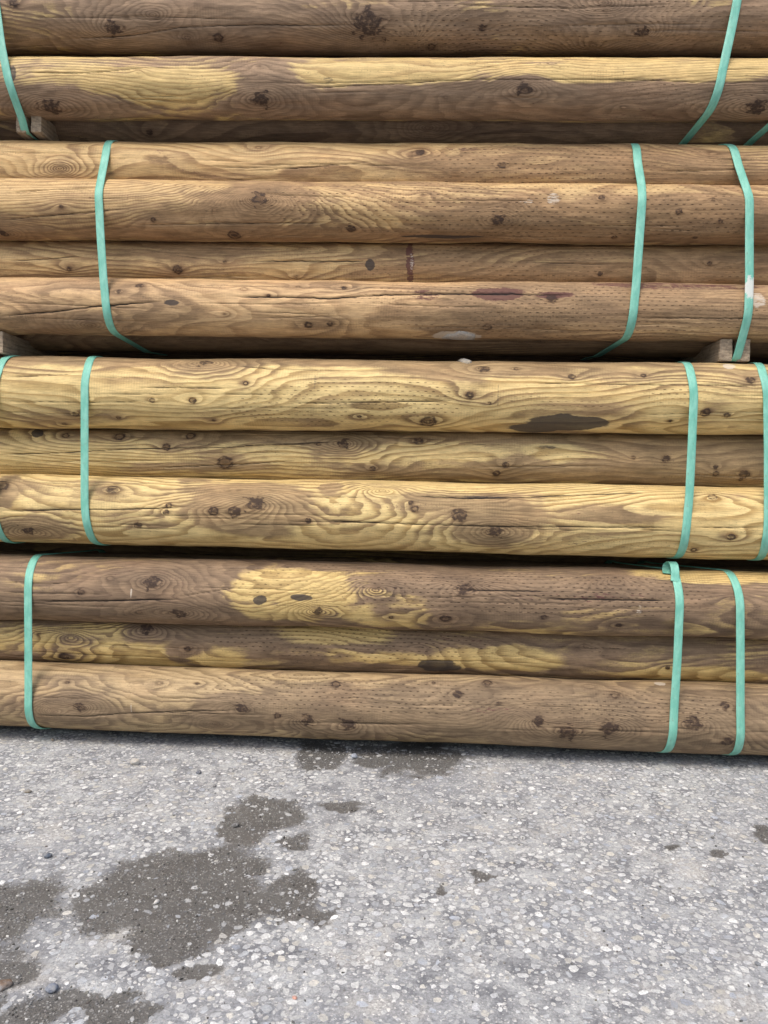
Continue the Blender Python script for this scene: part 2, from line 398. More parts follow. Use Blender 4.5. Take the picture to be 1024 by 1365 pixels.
# pale stones set in the concrete: irregular low domes
rng = np.random.default_rng(11)
def stones(count, x0, x1, y0, y1, smin, smax, hfac, seed, keep):
    r = np.random.default_rng(seed)
    cx = r.uniform(x0, x1, count); cy = r.uniform(y0, y1, count)
    size = smin + (smax - smin) * r.random(count) ** 1.5
    k = keep(cx, cy, r.random(count)); cx, cy, size = cx[k], cy[k], size[k]
    # drop overlaps with a coarse hash
    order = np.argsort(-size); used = {}; ok = []
    for i in order:
        gx_, gy_ = int(cx[i] // 0.03), int(cy[i] // 0.03); bad = False
        for a in (-1, 0, 1):
            for b in (-1, 0, 1):
                for j in used.get((gx_ + a, gy_ + b), ()):
                    if (cx[i] - cx[j]) ** 2 + (cy[i] - cy[j]) ** 2 < ((size[i] + size[j]) * 0.80) ** 2: bad = True; break
                if bad: break
            if bad: break
        if not bad: used.setdefault((gx_, gy_), []).append(i); ok.append(i)
    ok = np.array(ok); cx, cy, size = cx[ok], cy[ok], size[ok]; n = len(ok)
    M = 7
    ang = np.linspace(0, 2 * np.pi, M, endpoint=False)[None, :] + r.uniform(-0.3, 0.3, (n, M)) + r.uniform(0, 6.28, (n, 1))
    rr = r.uniform(0.66, 1.15, (n, M)) * size[:, None]
    asp = r.uniform(0.5, 0.95, (n, 1)); th = r.uniform(0, np.pi, (n, 1))
    lx = np.cos(ang) * rr; ly = np.sin(ang) * rr * asp
    ox = lx * np.cos(th) - ly * np.sin(th); oy = lx * np.sin(th) + ly * np.cos(th)
    gz = ground_z(cx, cy)
    hh = size * hfac * r.uniform(0.5, 1.3, n)
    V = np.zeros((n, 2 * M + 1, 3))
    V[:, :M, 0] = cx[:, None] + ox; V[:, :M, 1] = cy[:, None] + oy; V[:, :M, 2] = (gz - 0.0035)[:, None]
    V[:, M:2 * M, 0] = cx[:, None] + ox * 0.84; V[:, M:2 * M, 1] = cy[:, None] + oy * 0.84
    V[:, M:2 * M, 2] = (gz + 0.0004 + hh * 0.6)[:, None] + r.uniform(-0.0003, 0.0003, (n, M))
    V[:, 2 * M, 0] = cx + ox.mean(1); V[:, 2 * M, 1] = cy + oy.mean(1); V[:, 2 * M, 2] = gz + 0.0004 + hh
    base = (np.arange(n) * (2 * M + 1))[:, None]
    i0 = np.arange(M); i1 = (i0 + 1) % M
    Q = np.stack([base + i0, base + i1, base + M + i1, base + M + i0], -1).reshape(-1, 4)
    T = np.stack([base + M + i0, base + M + i1, base + 2 * M + 0 * i0], -1).reshape(-1, 3)
    return V.reshape(-1, 3), Q, T, n, cx, cy, M
def keep_ag(x, y, r):
    d = damp_at(x, y); dens = 0.55 + 1.5 * fbm(x * 2.2, y * 2.2, 41, 3) + 0.25 * noise(x * 9, y * 9, 8)
    dens = np.clip(dens, 0.12, 1)
    return r < np.where(d > 0.45, dens * 0.05, dens)
V, Q, T, n_, cx, cy, M = stones(170000, -1.7, 1.7, -1.75, 0.15, 0.0036, 0.0122, 0.025, 7, keep_ag)
me = fast_mesh('aggregate', V, Q, T, False)
r = np.random.default_rng(5)
pal = np.array([lin(198, 198, 195), lin(216, 216, 213), lin(184, 185, 186), lin(174, 177, 180), lin(196, 192, 182), lin(166, 171, 179), lin(206, 206, 204)])
tint = pal[r.choice(7, n_, p=[.24, .16, .2, .12, .1, .06, .12])] * r.uniform(0.66, 1.16, (n_, 1)) * 1.04
dmp = damp_at(cx, cy); tint *= np.where(dmp > 0.5, 0.75, 1.0)[:, None]
tint = np.repeat(np.concatenate([tint, np.ones((n_, 1))], 1), 2 * M + 1, 0)
set_col(me, 'tint', tint)
AGM = stone_mat()
ag = tag(link('aggregate_stone', me, AGM, parent=yard), kind='stuff')

# grit in the damp patches
def keep_gr(x, y, r):
    d = damp_at(x, y) + 0.2 * fbm(x * 14, y * 14, 3, 3)
    return r < np.where(d > 0.45, 0.85, 0.03)
V, Q, T, n_, cx, cy, M = stones(60000, -1.5, 1.5, -1.75, 0.1, 0.0013, 0.0040, 0.6, 19, keep_gr)
me = fast_mesh('grit', V, Q, T, False)
tint = np.array(lin(88, 84, 78))[None, :] * r.uniform(0.25, 2.0, (n_, 1)) * r.uniform(0.94, 1.06, (n_, 3))
pale_ = r.random(n_) < 0.10; tint[pale_] = np.array(lin(200, 198, 192))
set_col(me, 'tint', np.repeat(np.concatenate([tint, np.ones((n_, 1))], 1), 2 * M + 1, 0))
tag(link('grit', me, AGM, parent=yard), kind='stuff')

# ------------------------------------------------------------------ logs
def elev(px, py):
    d = ray(px, py); return math.atan2(d.z, d.y)
class Sec:      # circle in the YZ plane
    def __init__(s, y, z, r): s.y, s.z, s.r = y, z, r
def front_circle(px, top, bot, face=0.0):
    a, b = elev(px, top), elev(px, bot); mid = (a + b) / 2; h = math.sin((a - b) / 2)
    # dist*h = r ; y = face + r ; dist*cos(mid) = CAM_D + y
    dist = (CAM_D + face) / (math.cos(mid) - h); rr = dist * h
    return Sec(face + rr, CAM_H + dist * math.sin(mid), rr)
def behind_top(px, top, y, r):     # circle of radius r at depth y whose upper silhouette is at 'top'
    a = elev(px, top); D = CAM_D + y
    # z so that the tangent ray from the lens has elevation a
    return Sec(y, CAM_H + D * math.tan(a) - r / math.cos(a), r)

XL = on_plane_y(0, 682)[0]; XR = on_plane_y(1024, 682)[0]
class Log:
    def __init__(s, L, R_): s.L, s.R_ = L, R_
    def at(s, x):
        t = (x - XL) / (XR - XL); te = np.clip(t, -1.2, 2.2)
        f = lambda a, b: a + (b - a) * te
        return f(s.L.y, s.R_.y), f(s.L.z, s.R_.z), f(s.L.r, s.R_.r)
    def hit(s, px, py):          # photo point -> (x, arc) on the log's face
        d = ray(px, py); x = 0.0
        for _ in range(3):
            yc, zc, rr = s.at(x); a = d.y ** 2 + d.z ** 2
            oy, oz = -CAM_D - yc, CAM_H - zc
            b = oy * d.y + oz * d.z; c = oy * oy + oz * oz - rr * rr
            disc = max(b * b - a * c, 0); t = (-b - math.sqrt(disc)) / a; x = d.x * t
        y, z = -CAM_D + d.y * t, CAM_H + d.z * t
        return x, math.atan2(z - zc, -(y - yc)) * rr

X0, X1 = -2.45, 2.6
def build_log(name, lg, mat, seed, base=0.5, marks=(), knots=(), cracks=(), inc=(), label=None, group=None,
              th=95, fine=True, twist=0.0, knoise=2, step=(0.0045, 0.0027), capy=None, edge=0.0):
    rs = np.random.RandomState(seed)
    if fine:
        xs = np.concatenate([np.linspace(X0, -1.35, 40)[:-1], np.arange(-1.35, 1.35, step[0]), np.linspace(1.35, X1, 40)])
        tf = np.arange(-th, th, math.degrees(step[1] / 0.1))
        tb = np.linspace(th, 360 - th, 40)
        ths = np.radians(np.concatenate([tf, tb]))
    else:
        xs = np.linspace(X0, X1, 90); ths = np.radians(np.linspace(-180, 180, 40))
    off = rs.uniform(-0.12, 0.12); xs = xs + off * np.clip((abs(xs) - 1.6), 0, 1)
    Xg, Tg = np.meshgrid(xs, ths); Tw = np.where(Tg > math.pi, Tg - 2 * math.pi, Tg)
    yc, zc, rr = lg.at(Xg)
    s = Tw * rr
    # growth-ring field
    n1 = lambda f, k: noise(Xg * f, 0.37 * k + 0 * Xg, seed * 7 + k)
    seamf = sstep(math.pi, 2.2, abs(Tw))
    a0, b0 = rs.choice([-1, 1]) * rs.uniform(0.014, 0.028), rs.uniform(-0.015, 0.015)
    F = (a0 + 0.032 * n1(0.8, 1) + 0.007 * n1(2.6, 2)) * np.sin(Tw) + (b0 + 0.040 * n1(0.7, 3) + 0.007 * n1(2.3, 4)) * np.cos(Tw)
    F = F + 0.014 * fbm(Xg * 1.4, s * 8, seed + 3, 3) + 0.0016 * fbm(Xg * 4, s * 22, seed + 9, 2) + Xg * twist
    stain = np.full_like(F, base) + 0.55 * fbm(Xg * 1.7, s * 7, seed + 21, 4)
    knot = np.zeros_like(F); crack = np.zeros_like(F); blot = np.zeros_like(F); resin = np.zeros_like(F); pale = np.zeros_like(F)
    incm = np.zeros_like(F) - 0.2 + 0.5 * fbm(Xg * 1.3, s * 5, seed + 33, 2)
    disp = 0.0036 * fbm(Xg * 3, Tw * 1.2, seed + 50, 3) * seamf * 2 + 0.0008 * fbm(Xg * 18, s * 30, seed + 51, 2) * seamf
    pxm = 0.0021   # one photo pixel at the stack face
    kl = []
    for k in knots:
        x, sc = lg.hit(k[0], k[1]); kl.append((x, sc, k[2] * pxm, k[3] if len(k) > 3 else 1.0))
    for i in range(knoise if fine else 3):
        kl.append((rs.uniform(-1.3, 1.3), rs.uniform(-0.09, 0.12), rs.uniform(0.004, 0.008), rs.uniform(0.3, 0.9)))
    for (x, sc, r0, dk) in kl:
        m = abs(Xg - x) < r0 * 16
        dx = (Xg - x) / 1.2; ds = (s - sc); ang = np.arctan2(ds, dx)
        wob = 1 + 0.16 * noise(np.cos(ang) * 1.6 + x * 31, np.sin(ang) * 1.6, seed + 70)
        big = r0 > 0.018
        qq = np.sqrt(dx * dx + ds * ds) / (r0 * (1.0 if big else (0.55, 0.68, 0.8)[int(x * 7919) % 3])) * wob
        qe = np.sqrt((dx / 2.0) ** 2 + ds * ds) / r0
        F = F + np.where(m, 0.9 * (r0 ** 0.8) * 0.5 * np.exp(-qe / 1.7), 0)
        if big:      # a large knot: soft grey-brown figure with its own fine rings and star checks
            nz = fbm(dx * 55 + x * 9, ds * 90, seed + 5, 3); nz2 = fbm(dx * 22 + x * 5, ds * 40, seed + 6, 2)
            core = np.clip(1.25 - qq * 0.40 + 0.6 * nz2, 0, 1) * (0.36 + 0.10 * nz) * dk
            core = np.maximum(core, np.clip(1.45 - qq * (1.35 + 1.6 * nz), 0, 0.84) * dk)
            F = F + np.where(m, 0.030 * np.exp(-(qe * (1 + 0.3 * nz2)) / 1.3), 0)
            star = np.exp(-(np.minimum(abs(ds - dx * 0.25 - 0.003 * nz), abs(dx + ds * 0.3 - 0.003 * nz)) / 0.0018) ** 2) * np.clip(1.0 - qq * 0.9, 0, 1)
            core = np.maximum(core, 0.7 * star * dk)
        else:
            core = np.clip(1.5 - qq * 0.62, 0, 1)
            core = np.where(qq < 0.75, 1.2 if int(x * 9973) % 5 < 2 else 0.8, core) * dk
            core = np.maximum(core, 0.75 * dk * np.exp(-(ds / (0.22 * r0 + 0.0008)) ** 2) * np.exp(-abs(dx) / (1.7 * r0)) * (qq > 1))
        knot = np.maximum(knot, np.where(m, core, 0))
        stain = stain + np.where(m, (0.80 if big else 0.40) * dk * np.exp(-(qe * (1 + 0.5 * noise(dx * 25, ds * 40, seed + 77)) / (2.3 if big else 2.0)) ** 2), 0)
        disp = disp + np.where(m, 0.10 * r0 * np.exp(-(qq / 1.5) ** 2), 0)
    for (kind, px, py, rx, ry, v) in marks:
        x, sc = lg.hit(px, py)
        _, s1 = lg.hit(px, py - ry); _, s2 = lg.hit(px, py + ry)
        rxm, rym = rx * pxm, max(abs(s1 - s2) / 2, ry * pxm * 0.8)
        wx = Xg + 0.03 * fbm(Xg * 10, s * 22, seed + 91, 3) * min(1, rx / 25); ws = s + 0.016 * fbm(Xg * 9, s * 24, seed + 92, 3) * min(1, ry / 10)
        qq = np.sqrt(((wx - x) / rxm) ** 2 + ((ws - sc) / rym) ** 2)
        f = sstep(1.3, 0.7, qq)
        if kind == 's': stain = stain + v * f
        elif kind == 'b': blot = np.maximum(blot, v * f)
        elif kind == 'r': resin = np.maximum(resin, v * f)
        elif kind == 'p': pale = np.maximum(pale, v * f)
        elif kind == 'i': incm = incm + v * f
    for c in cracks:
        pts, wpx = c[0], c[1]
        P = [lg.hit(*p) for p in pts]; px_ = np.array([p[0] for p in P]); ps = np.array([p[1] for p in P])
        sc = np.interp(xs, px_, ps) + 0.0028 * fbm(xs * 7, 0 * xs + pts[0][1] * 1.7, seed + 5, 4) + 0.0012 * noise(xs * 60, 0 * xs, seed + 4)
        wm = wpx * pxm * (0.45 + 0.55 * np.clip(0.5 + 1.2 * fbm(xs * 9, 0 * xs + 3.3, seed + 6, 3), 0, 1))
        ed = np.clip((xs - px_[0]) / 0.06, 0, 1) * np.clip((px_[-1] - xs) / 0.06, 0, 1)
        f = np.exp(-((s - sc[None, :]) / np.maximum(wm, 0.0013)[None, :]) ** 2) * (ed ** 0.7)[None, :] * min(1.0, 0.55 + 0.3 * wpx)
        crack = np.maximum(crack, f)
    for i in range(17 if fine else 2):     # hairline checks
        xa = rs.uniform(-1.3, 1.2); ln = rs.uniform(0.12, 0.5); sc = rs.uniform(-0.08, 0.1)
        sl = sc + 0.02 * noise(xs * 1.2, 0 * xs + i, seed + 15) + 0.0015 * noise(xs * 30, 0 * xs + i, seed + 16)
        ed = np.clip((xs - xa) / 0.08, 0, 1) * np.clip((xa + ln - xs) / 0.08, 0, 1)
        crack = np.maximum(crack, 0.66 * np.exp(-((s - sl[None, :]) / 0.0015) ** 2) * ed[None, :])
    disp = disp - 0.0045 * crack
    if edge: stain = stain + edge * sstep(0.9, 1.35, Tw) * seamf
    rad_ = rr + disp
    bend = 0.0035 * fbm(Xg * 1.1, 0 * Xg, seed + 61, 2)
    co = np.stack([Xg, yc - rad_ * np.cos(Tw), zc + bend + rad_ * np.sin(Tw)], -1)
    nt_, nx_ = Xg.shape
    ii = np.arange(nt_ * nx_).reshape(nt_, nx_)
    q = np.stack([ii[:-1, :-1], ii[:-1, 1:], ii[1:, 1:], ii[1:, :-1]], -1).reshape(-1, 4)
    q2 = np.stack([ii[-1, :-1], ii[-1, 1:], ii[0, 1:], ii[0, :-1]], -1).reshape(-1, 4)
    verts = co.reshape(-1, 3)
    org = np.array([xs.mean(), float(lg.at(0)[0]), float(lg.at(0)[1])])
    # saw-cut ends
    tl, ce = [], []
    for col in (0, nx_ - 1):
        c_ = co[:, col, :].mean(0); ci = len(verts) + len(ce); ce.append(c_)
        a_ = ii[:, col]; b_ = np.roll(a_, -1)
        tl.append(np.stack([a_, b_, np.full(nt_, ci)] if col == 0 else [b_, a_, np.full(nt_, ci)], -1))
    verts = np.concatenate([verts, np.array(ce)]) - org
    Qa = np.concatenate([q, q2])[:, ::-1]
    T_ = np.concatenate(tl)
    me = fast_mesh(name, verts, Qa, T_)
    pad = lambda A: np.concatenate([A.reshape(-1, 4), np.tile([0, .5, 0, 0], (2, 1))])
    set_col(me, 'wood_a', pad(np.stack([F, stain, crack, knot], -1)))
    set_col(me, 'wood_b', pad(np.stack([incm, blot, resin, pale], -1)))
    gr = np.concatenate([np.stack([Xg, s, 0 * s + seed * 1.37], -1).reshape(-1, 3), np.zeros((2, 3))])
    set_vec(me, 'grain', gr)
    me.materials.append(mat); me.materials.append(ENDM)
    mi = np.zeros(len(me.polygons), np.int32); mi[len(Qa):] = 1
    me.polygons.foreach_set('material_index', mi)
    o = link(name, me, mat, loc=tuple(org))
    if label: tag(o, label, 'log', group)
    return o

def FL(tl, bl_, tr, br, face=0.0): return Log(front_circle(0, tl, bl_, face), front_circle(1024, tr, br, face))
def BL(tl, tr, y, r_): return Log(behind_top(0, tl, y, r_), behind_top(1024, tr, y, r_))
def off(lg, dy, dz, r_=None):
    L, R_ = lg.L, lg.R_
    return Log(Sec(L.y + dy, L.z + dz, r_ or L.r), Sec(R_.y + dy, R_.z + dz, r_ or R_.r))
def nest(a, b, r_):   # log of radius r_ lying in the groove behind two front logs
    def one(p, q_):
        # distances p.r+r_, q_.r+r_
        d = math.hypot(q_.y - p.y, q_.z - p.z); R1, R2 = p.r + r_ + 0.001, q_.r + r_ + 0.001
        t = (R1 * R1 - R2 * R2 + d * d) / (2 * d); hh = math.sqrt(max(R1 * R1 - t * t, 0))
        uy, uz = (q_.y - p.y) / d, (q_.z - p.z) / d
        return Sec(p.y + uy * t + abs(uz) * hh, p.z + uz * t - uy * hh * (1 if uz > 0 else -1), r_)
    return Log(one(a.L, b.L), one(a.R_, b.R_))

LT1 = FL(-22, 73, -20, 76)
LT2 = FL(75, 160, 78, 163)
LB = FL(238, 320, 247, 327)
LD = FL(370, 446, 379, 456)
LE = FL(475, 570, 485, 580)
LG = FL(632, 722, 650, 746)
LH = FL(739, 825, 762, 852)
LJ = FL(881, 968, 912, 1007)
LA = BL(188, 194, 0.150, 0.088)
LC = nest(LB, LD, 0.078)
LF = nest(LE, LG, 0.086)
LI = nest(LH, LJ, 0.088)
LT3 = Log(Sec(0.235, LA.L.z + LA.L.r + 0.100, 0.088), Sec(0.235, LA.R_.z + LA.R_.r + 0.100, 0.088))
LD2 = Log(Sec(0.245, LE.L.z + LE.L.r + 0.128, 0.085), Sec(0.245, LE.R_.z + LE.R_.r + 0.128, 0.085))
print('J bottom', LJ.L.z - LJ.L.r, LJ.R_.z - LJ.R_.r, 'radii', [round(float(l.L.r), 3) for l in (LT1, LT2, LB, LD, LE, LG, LH, LJ)],
      'slopes', [round(float(l.R_.z - l.L.z), 3) for l in (LT1, LT2, LB, LD, LE, LG, LH, LJ)])

GR = 'treated round timber logs in the stacked bundles'
build_log('log', LT1, WOOD['umber'], 101, base=0.80, knoise=2,
    marks=[('s', 880, 8, 130, 14, -0.1), ('s', 700, 5, 220, 10, -0.12), ('s', 480, 6, 60, 8, -0.5), ('s',120,15,160,20,-0.15), ('i', 780, 40, 300, 60, 0.8)],
    knots=[(152, 38, 13, .9), (205, 20, 12, .6), (250, 50, 10, .6), (291, 50, 7, .8), (490, 30, 27, .8), (643, 38, 4, .8), (543, 45, 9, .4), (858, 42, 9, .9), (805, 5, 14, .6), (790, 60, 20, .5), (575, 62, 8, .7),(20,5,8,.6)],
    cracks=[([(90, 53), (180, 47), (240, 36), (330, 33), (470, 33)], 1.0), ([(0, 66), (90, 60)], .6), ([(600, 6), (760, 12), (900, 6)], .5)],
    label='grey-brown knotty log topmost in the stack, cut off by the picture top', group=GR)
build_log('log', LT2, WOOD['umber'], 102, base=0.52, knoise=2,
    marks=[('s', 180, 112, 170, 26, -0.62), ('s', 70, 138, 60, 20, 0.95), ('s', 150, 140, 40, 12, 0.6), ('s', 360, 120, 45, 36, 0.6), ('s', 330, 90, 20, 8, .3), ('s', 440, 98, 60, 18, -0.35),
           ('s', 610, 98, 180, 14, -0.55), ('s', 850, 95, 180, 12, -0.6), ('s', 980, 88, 60, 8, -0.5), ('s', 620, 142, 260, 20, 0.6), ('s', 860, 140, 200, 26, 0.5), ('s', 700, 118, 40, 22, 0.7), ('b', 437, 106, 8, 4, 0.5), ('b', 16, 98, 6, 12, .6),
           ('s', 480, 145, 120, 18, .4), ('i', 800, 120, 300, 60, 0.5)],
    knots=[(68, 142, 16, .9), (348, 132, 14, .9), (700, 118, 12, .9), (1010, 142, 14, 1), (185, 95, 4, .6), (345, 88, 5, .5), (830, 142, 5, .4)],
    cracks=[([(20, 98), (110, 97), (200, 90)], .7), ([(400, 118), (640, 106), (800, 106), (1000, 110)], .6), ([(310, 155), (500, 158)], .6)],
    label='log with yellow streaks and brown blotches, second from the top of the stack', group=GR)
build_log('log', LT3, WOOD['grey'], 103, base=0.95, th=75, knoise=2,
    knots=[(200, 176, 8, .6), (570, 170, 9, .6)], marks=[('i', 700, 175, 300, 60, 0.4)],
    label='dark shaded log set back under the yellow-streaked log of the top bundle', group=GR)
build_log('log', LA, WOOD['tan'], 104, base=0.42, th=80, knoise=2,
    marks=[('s', 150, 210, 180, 20, -0.25), ('s', 800, 215, 300, 40, 0.25), ('i', 800, 215, 330, 60, 0.7), ('r', 620, 198, 40, 3, .45)],
    knots=[(80, 225, 9, .6), (560, 203, 6, .7), (547, 210, 5, .6), (669, 220, 5, .7), (608, 230, 8, .5), (345, 197, 6, .5), (950, 206, 6, .5)],
    cracks=[([(330, 228), (430, 222), (500, 216)], .6), ([(500, 191), (580, 200), (660, 198), (720, 198)], 0.9), ([(940, 212), (1024, 214)], 1.0), ([(560, 190), (760, 192)], .5)],
    label='tan log along the top of the second bundle, half hidden behind the log below it', group=GR)
build_log('log', LB, WOOD['tan'], 105, base=0.45, knoise=2,
    marks=[('s', 120, 250, 260, 14, -0.2), ('s', 850, 300, 300, 30, 0.4), ('s', 500, 315, 600, 8, .4), ('s', 950, 270, 100, 40, .2), ('i', 620, 275, 300, 46, 0.95), ('i', 900, 270, 220, 46, 0.8), ('p', 738, 265, 9, 8, 0.55), ('b', 585, 316, 60, 2.5, .7), ('p',700,270,12,5,.4)],
    knots=[(346, 265, 11, 1.15), (345, 266, 22, .35), (312, 313, 7, 1.1), (204, 293, 4, .9), (663, 293, 10, 1), (802, 264, 5, .7), (905, 282, 5, .9), (926, 316, 4, .9), (468, 305, 7, .9), (6, 310, 9, 1), (82, 275, 5, .6), (286, 279, 4, .6), (950, 266, 4, .7), (960, 295, 4, .8), (565, 259, 5, .5), (819, 316, 3, .9)],
    cracks=[([(0, 258), (70, 252), (140, 249)], 1.0), ([(0, 294), (60, 288), (170, 279)], .9), ([(180, 300), (260, 299), (360, 297), (440, 297)], .9), ([(360, 313), (430, 315)], .9), ([(520, 318), (640, 316), (780, 318)], .5)],
    label='tan log with one round dark knot left of centre, in the second bundle', group=GR)
build_log('log', LC, WOOD['tan'], 106, base=0.50, th=75, knoise=2,
    marks=[('s', 250, 350, 250, 24, -0.15), ('s', 100, 330, 300, 8, .25), ('s', 780, 350, 300, 30, 0.35), ('b', 493, 352, 7, 8, 0.65), ('r', 547, 350, 6, 28, .7), ('p', 549, 350, 3.5, 15, .5), ('b', 700, 338, 60, 6, .35), ('i', 750, 350, 400, 40, 0.65)],
    knots=[(237, 359, 6, 1), (93, 359, 5, .7), (800, 364, 4, .9), (395, 370, 5, .6), (300, 349, 4, .5), (946, 351, 6, .6), (270, 322, 12, .7)],
    cracks=[([(0, 348), (60, 346), (120, 339)], 1.1), ([(340, 347), (430, 348), (500, 349)], 1.2), ([(220, 339), (280, 344)], .7), ([(700, 349), (820, 353)], 1.0)],
    label='log recessed between two bigger ones, with a peeled rusty band at mid length', group=GR)
build_log('log', LD, WOOD['pink'], 107, base=0.48, knoise=2,
    marks=[('s', 300, 400, 300, 20, -0.15), ('s', 850, 420, 300, 50, 0.4), ('r', 666, 393, 34, 9, 0.85), ('r', 568, 394, 20, 8, .6), ('r', 740, 393, 28, 5, .75), ('r', 900, 381, 120, 3, .5), ('b', 228, 403, 12, 5, .6), ('s', 225, 415, 50, 26, .25), ('s', 80, 430, 80, 16, .35), ('i', 760, 410, 350, 50, 0.75), ('p', 610, 449, 34, 5, 1.0), ('p', 1010, 400, 12, 10, .6), ('b', 670, 392, 20, 3, .45)],
    knots=[(186, 381, 4, .9), (459, 384, 5, .8), (411, 433, 5, .8), (440, 432, 5, .8), (358, 393, 3, .8), (120, 433, 14, .6), (735, 398, 8, .9), (650, 436, 6, .7), (325, 384, 3, .6), (159, 389, 3, .8), (300, 418, 4, .4)],
    cracks=[([(0, 422), (60, 417), (130, 409), (215, 402)], 1.5), ([(180, 384), (240, 379), (330, 380), (430, 383)], 1.2), ([(310, 395), (370, 395), (440, 398), (520, 392), (640, 392), (770, 393)], 1.6), ([(850, 381), (1024, 384)], 1.2), ([(850, 424), (1024, 425)], 1.0)],
    label='pinkish tan log with purple-brown resin stains, lowest front log of the second bundle', group=GR)
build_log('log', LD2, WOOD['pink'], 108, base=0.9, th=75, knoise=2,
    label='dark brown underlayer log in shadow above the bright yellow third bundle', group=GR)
build_log('log', LE, WOOD['yellow'], 109, base=0.20, knoise=2, edge=.5,
    marks=[('s', 250, 480, 560, 8, 0.65), ('s', 620, 490, 130, 10, 0.6), ('s', 840, 492, 120, 10, 0.35), ('s', 500, 575, 700, 6, .4), ('b', 757, 565, 56, 9, 1.0), ('b', 712, 571, 34, 5, .9), ('s', 760, 560, 100, 18, .35), ('p', 972, 489, 8, 3, 1.0),
           ('s', 100, 555, 80, 12, .35), ('b', 420, 515, 1.6, 24, .34), ('b', 664, 530, 2, 24, .34), ('b', 867, 515, 1.8, 20, .34), ('i', 450, 540, 160, 30, 0.9), ('i', 700, 520, 250, 30, 0.55), ('i', 950, 530, 80, 30, 0.4), ('s', 60, 486, 120, 8, .4)],
    knots=[(257, 533, 5, 1.1), (203, 533, 3, .9), (328, 511, 3.5, .9), (571, 562, 8, 1.1), (626, 527, 7, .8), (645, 492, 7, .9), (688, 492, 4, .9), (762, 502, 5, .8), (858, 500, 4, .8), (941, 550, 6, 1), (970, 554, 4, .8), (1000, 507, 6, .8), (273, 484, 10, .9), (158, 557, 3, .8), (101, 552, 4, .8), (86, 565, 3, .7), (285, 560, 3, .8), (893, 561, 5, .6), (653, 537, 3, .8)],
    cracks=[([(0, 503), (60, 500), (110, 498)], 1.3), ([(180, 517), (240, 516), (320, 518)], 1.1), ([(390, 537), (520, 536), (600, 535)], 1.0), ([(700, 510), (850, 512), (1024, 515)], 1.0), ([(300, 487), (360, 491), (470, 493)], 1.3), ([(0, 536), (110, 537), (200, 535)], .8), ([(850, 553), (940, 551)], .8)],
    label='bright yellow log with a black oval blot, top of the third bundle', group=GR)
build_log('log', LF, WOOD['yellow'], 110, base=0.42, th=75, knoise=2,
    marks=[('s', 90, 600, 160, 24, -0.25), ('s', 560, 605, 110, 18, -0.35), ('s', 760, 602, 60, 14, -0.5), ('s', 900, 610, 140, 50, 0.75), ('s', 640, 628, 160, 12, 0.6), ('s', 400, 580, 300, 8, .4), ('s', 800, 580, 200, 8, .5), ('s', 350, 625, 200, 8, .35), ('s', 700, 615, 30, 12, .4), ('b', 50, 577, 9, 5, .8), ('b', 732, 596, 14, 3, .35),('s', 430, 610, 80, 20, -.2)],
    knots=[(458, 592, 10, 1), (300, 617, 8, 1), (160, 582, 8, 1), (254, 581, 6, 1), (222, 596, 5, 1), (88, 581, 4, .9), (674, 620, 5, 1), (662, 631, 5, .9), (844, 610, 4, .8), (888, 611, 5, .8), (954, 622, 4, .9), (954, 631, 4, .9), (992, 632, 6, .8), (558, 588, 8, .7), (425, 592, 3, .8), (497, 624, 8, .6)],
    cracks=[([(0, 606), (100, 603), (180, 598), (300, 596), (460, 588)], 1.3), ([(210, 623), (300, 620), (400, 614)], 1.1), ([(540, 592), (700, 593)], .6)],
    label='recessed olive-yellow log between the two bright logs of the third bundle', group=GR)
build_log('log', LG, WOOD['yellow'], 111, base=0.18, knoise=2,
    marks=[('s', 335, 675, 75, 34, 0.72), ('s', 655, 695, 50, 34, 0.75), ('s', 620, 665, 70, 14, 0.5), ('s', 55, 705, 55, 14, .6), ('s', 5, 650, 20, 20, .6), ('s', 830, 685, 60, 14, .3), ('s', 260, 645, 25, 8, .5), ('s', 440, 650, 16, 8, .6), ('b', 645, 663, 34, 2, .5), ('s', 700, 670, 30, 30, .35), ('s', 545, 670, 30, 14, .3),('s', 730, 640, 300, 5, .3)],
    knots=[(340, 672, 16, .9), (313, 682, 8, .9), (285, 681, 8, .9), (660, 708, 13, .9), (612, 686, 8, .9), (553, 678, 5, .9), (548, 670, 4, .8), (225, 673, 3.5, .9), (221, 682, 4, .8), (184, 700, 6, 1), (411, 694, 4, .9), (38, 708, 10, 1), (2, 648, 8, 1), (150, 652, 7, .8), (950, 663, 6, .7), (975, 716, 5, .9), (925, 733, 4, .9), (510, 654, 10, .4)],
    cracks=[([(0, 682), (80, 679), (160, 679), (250, 676)], 1.4), ([(380, 663), (500, 663)], .9), ([(540, 660), (620, 664), (700, 663), (800, 657), (870, 655)], 1.8), ([(420, 694), (560, 699), (700, 702), (900, 703)], 1.2), ([(920, 703), (1024, 704)], 1.0), ([(0, 641), (110, 645), (230, 643), (320, 640)], 1.1), ([(120, 702), (240, 706)], .6)],
    label='bright yellow wavy-grained log with big grey-brown knots, bottom of the third bundle', group=GR)
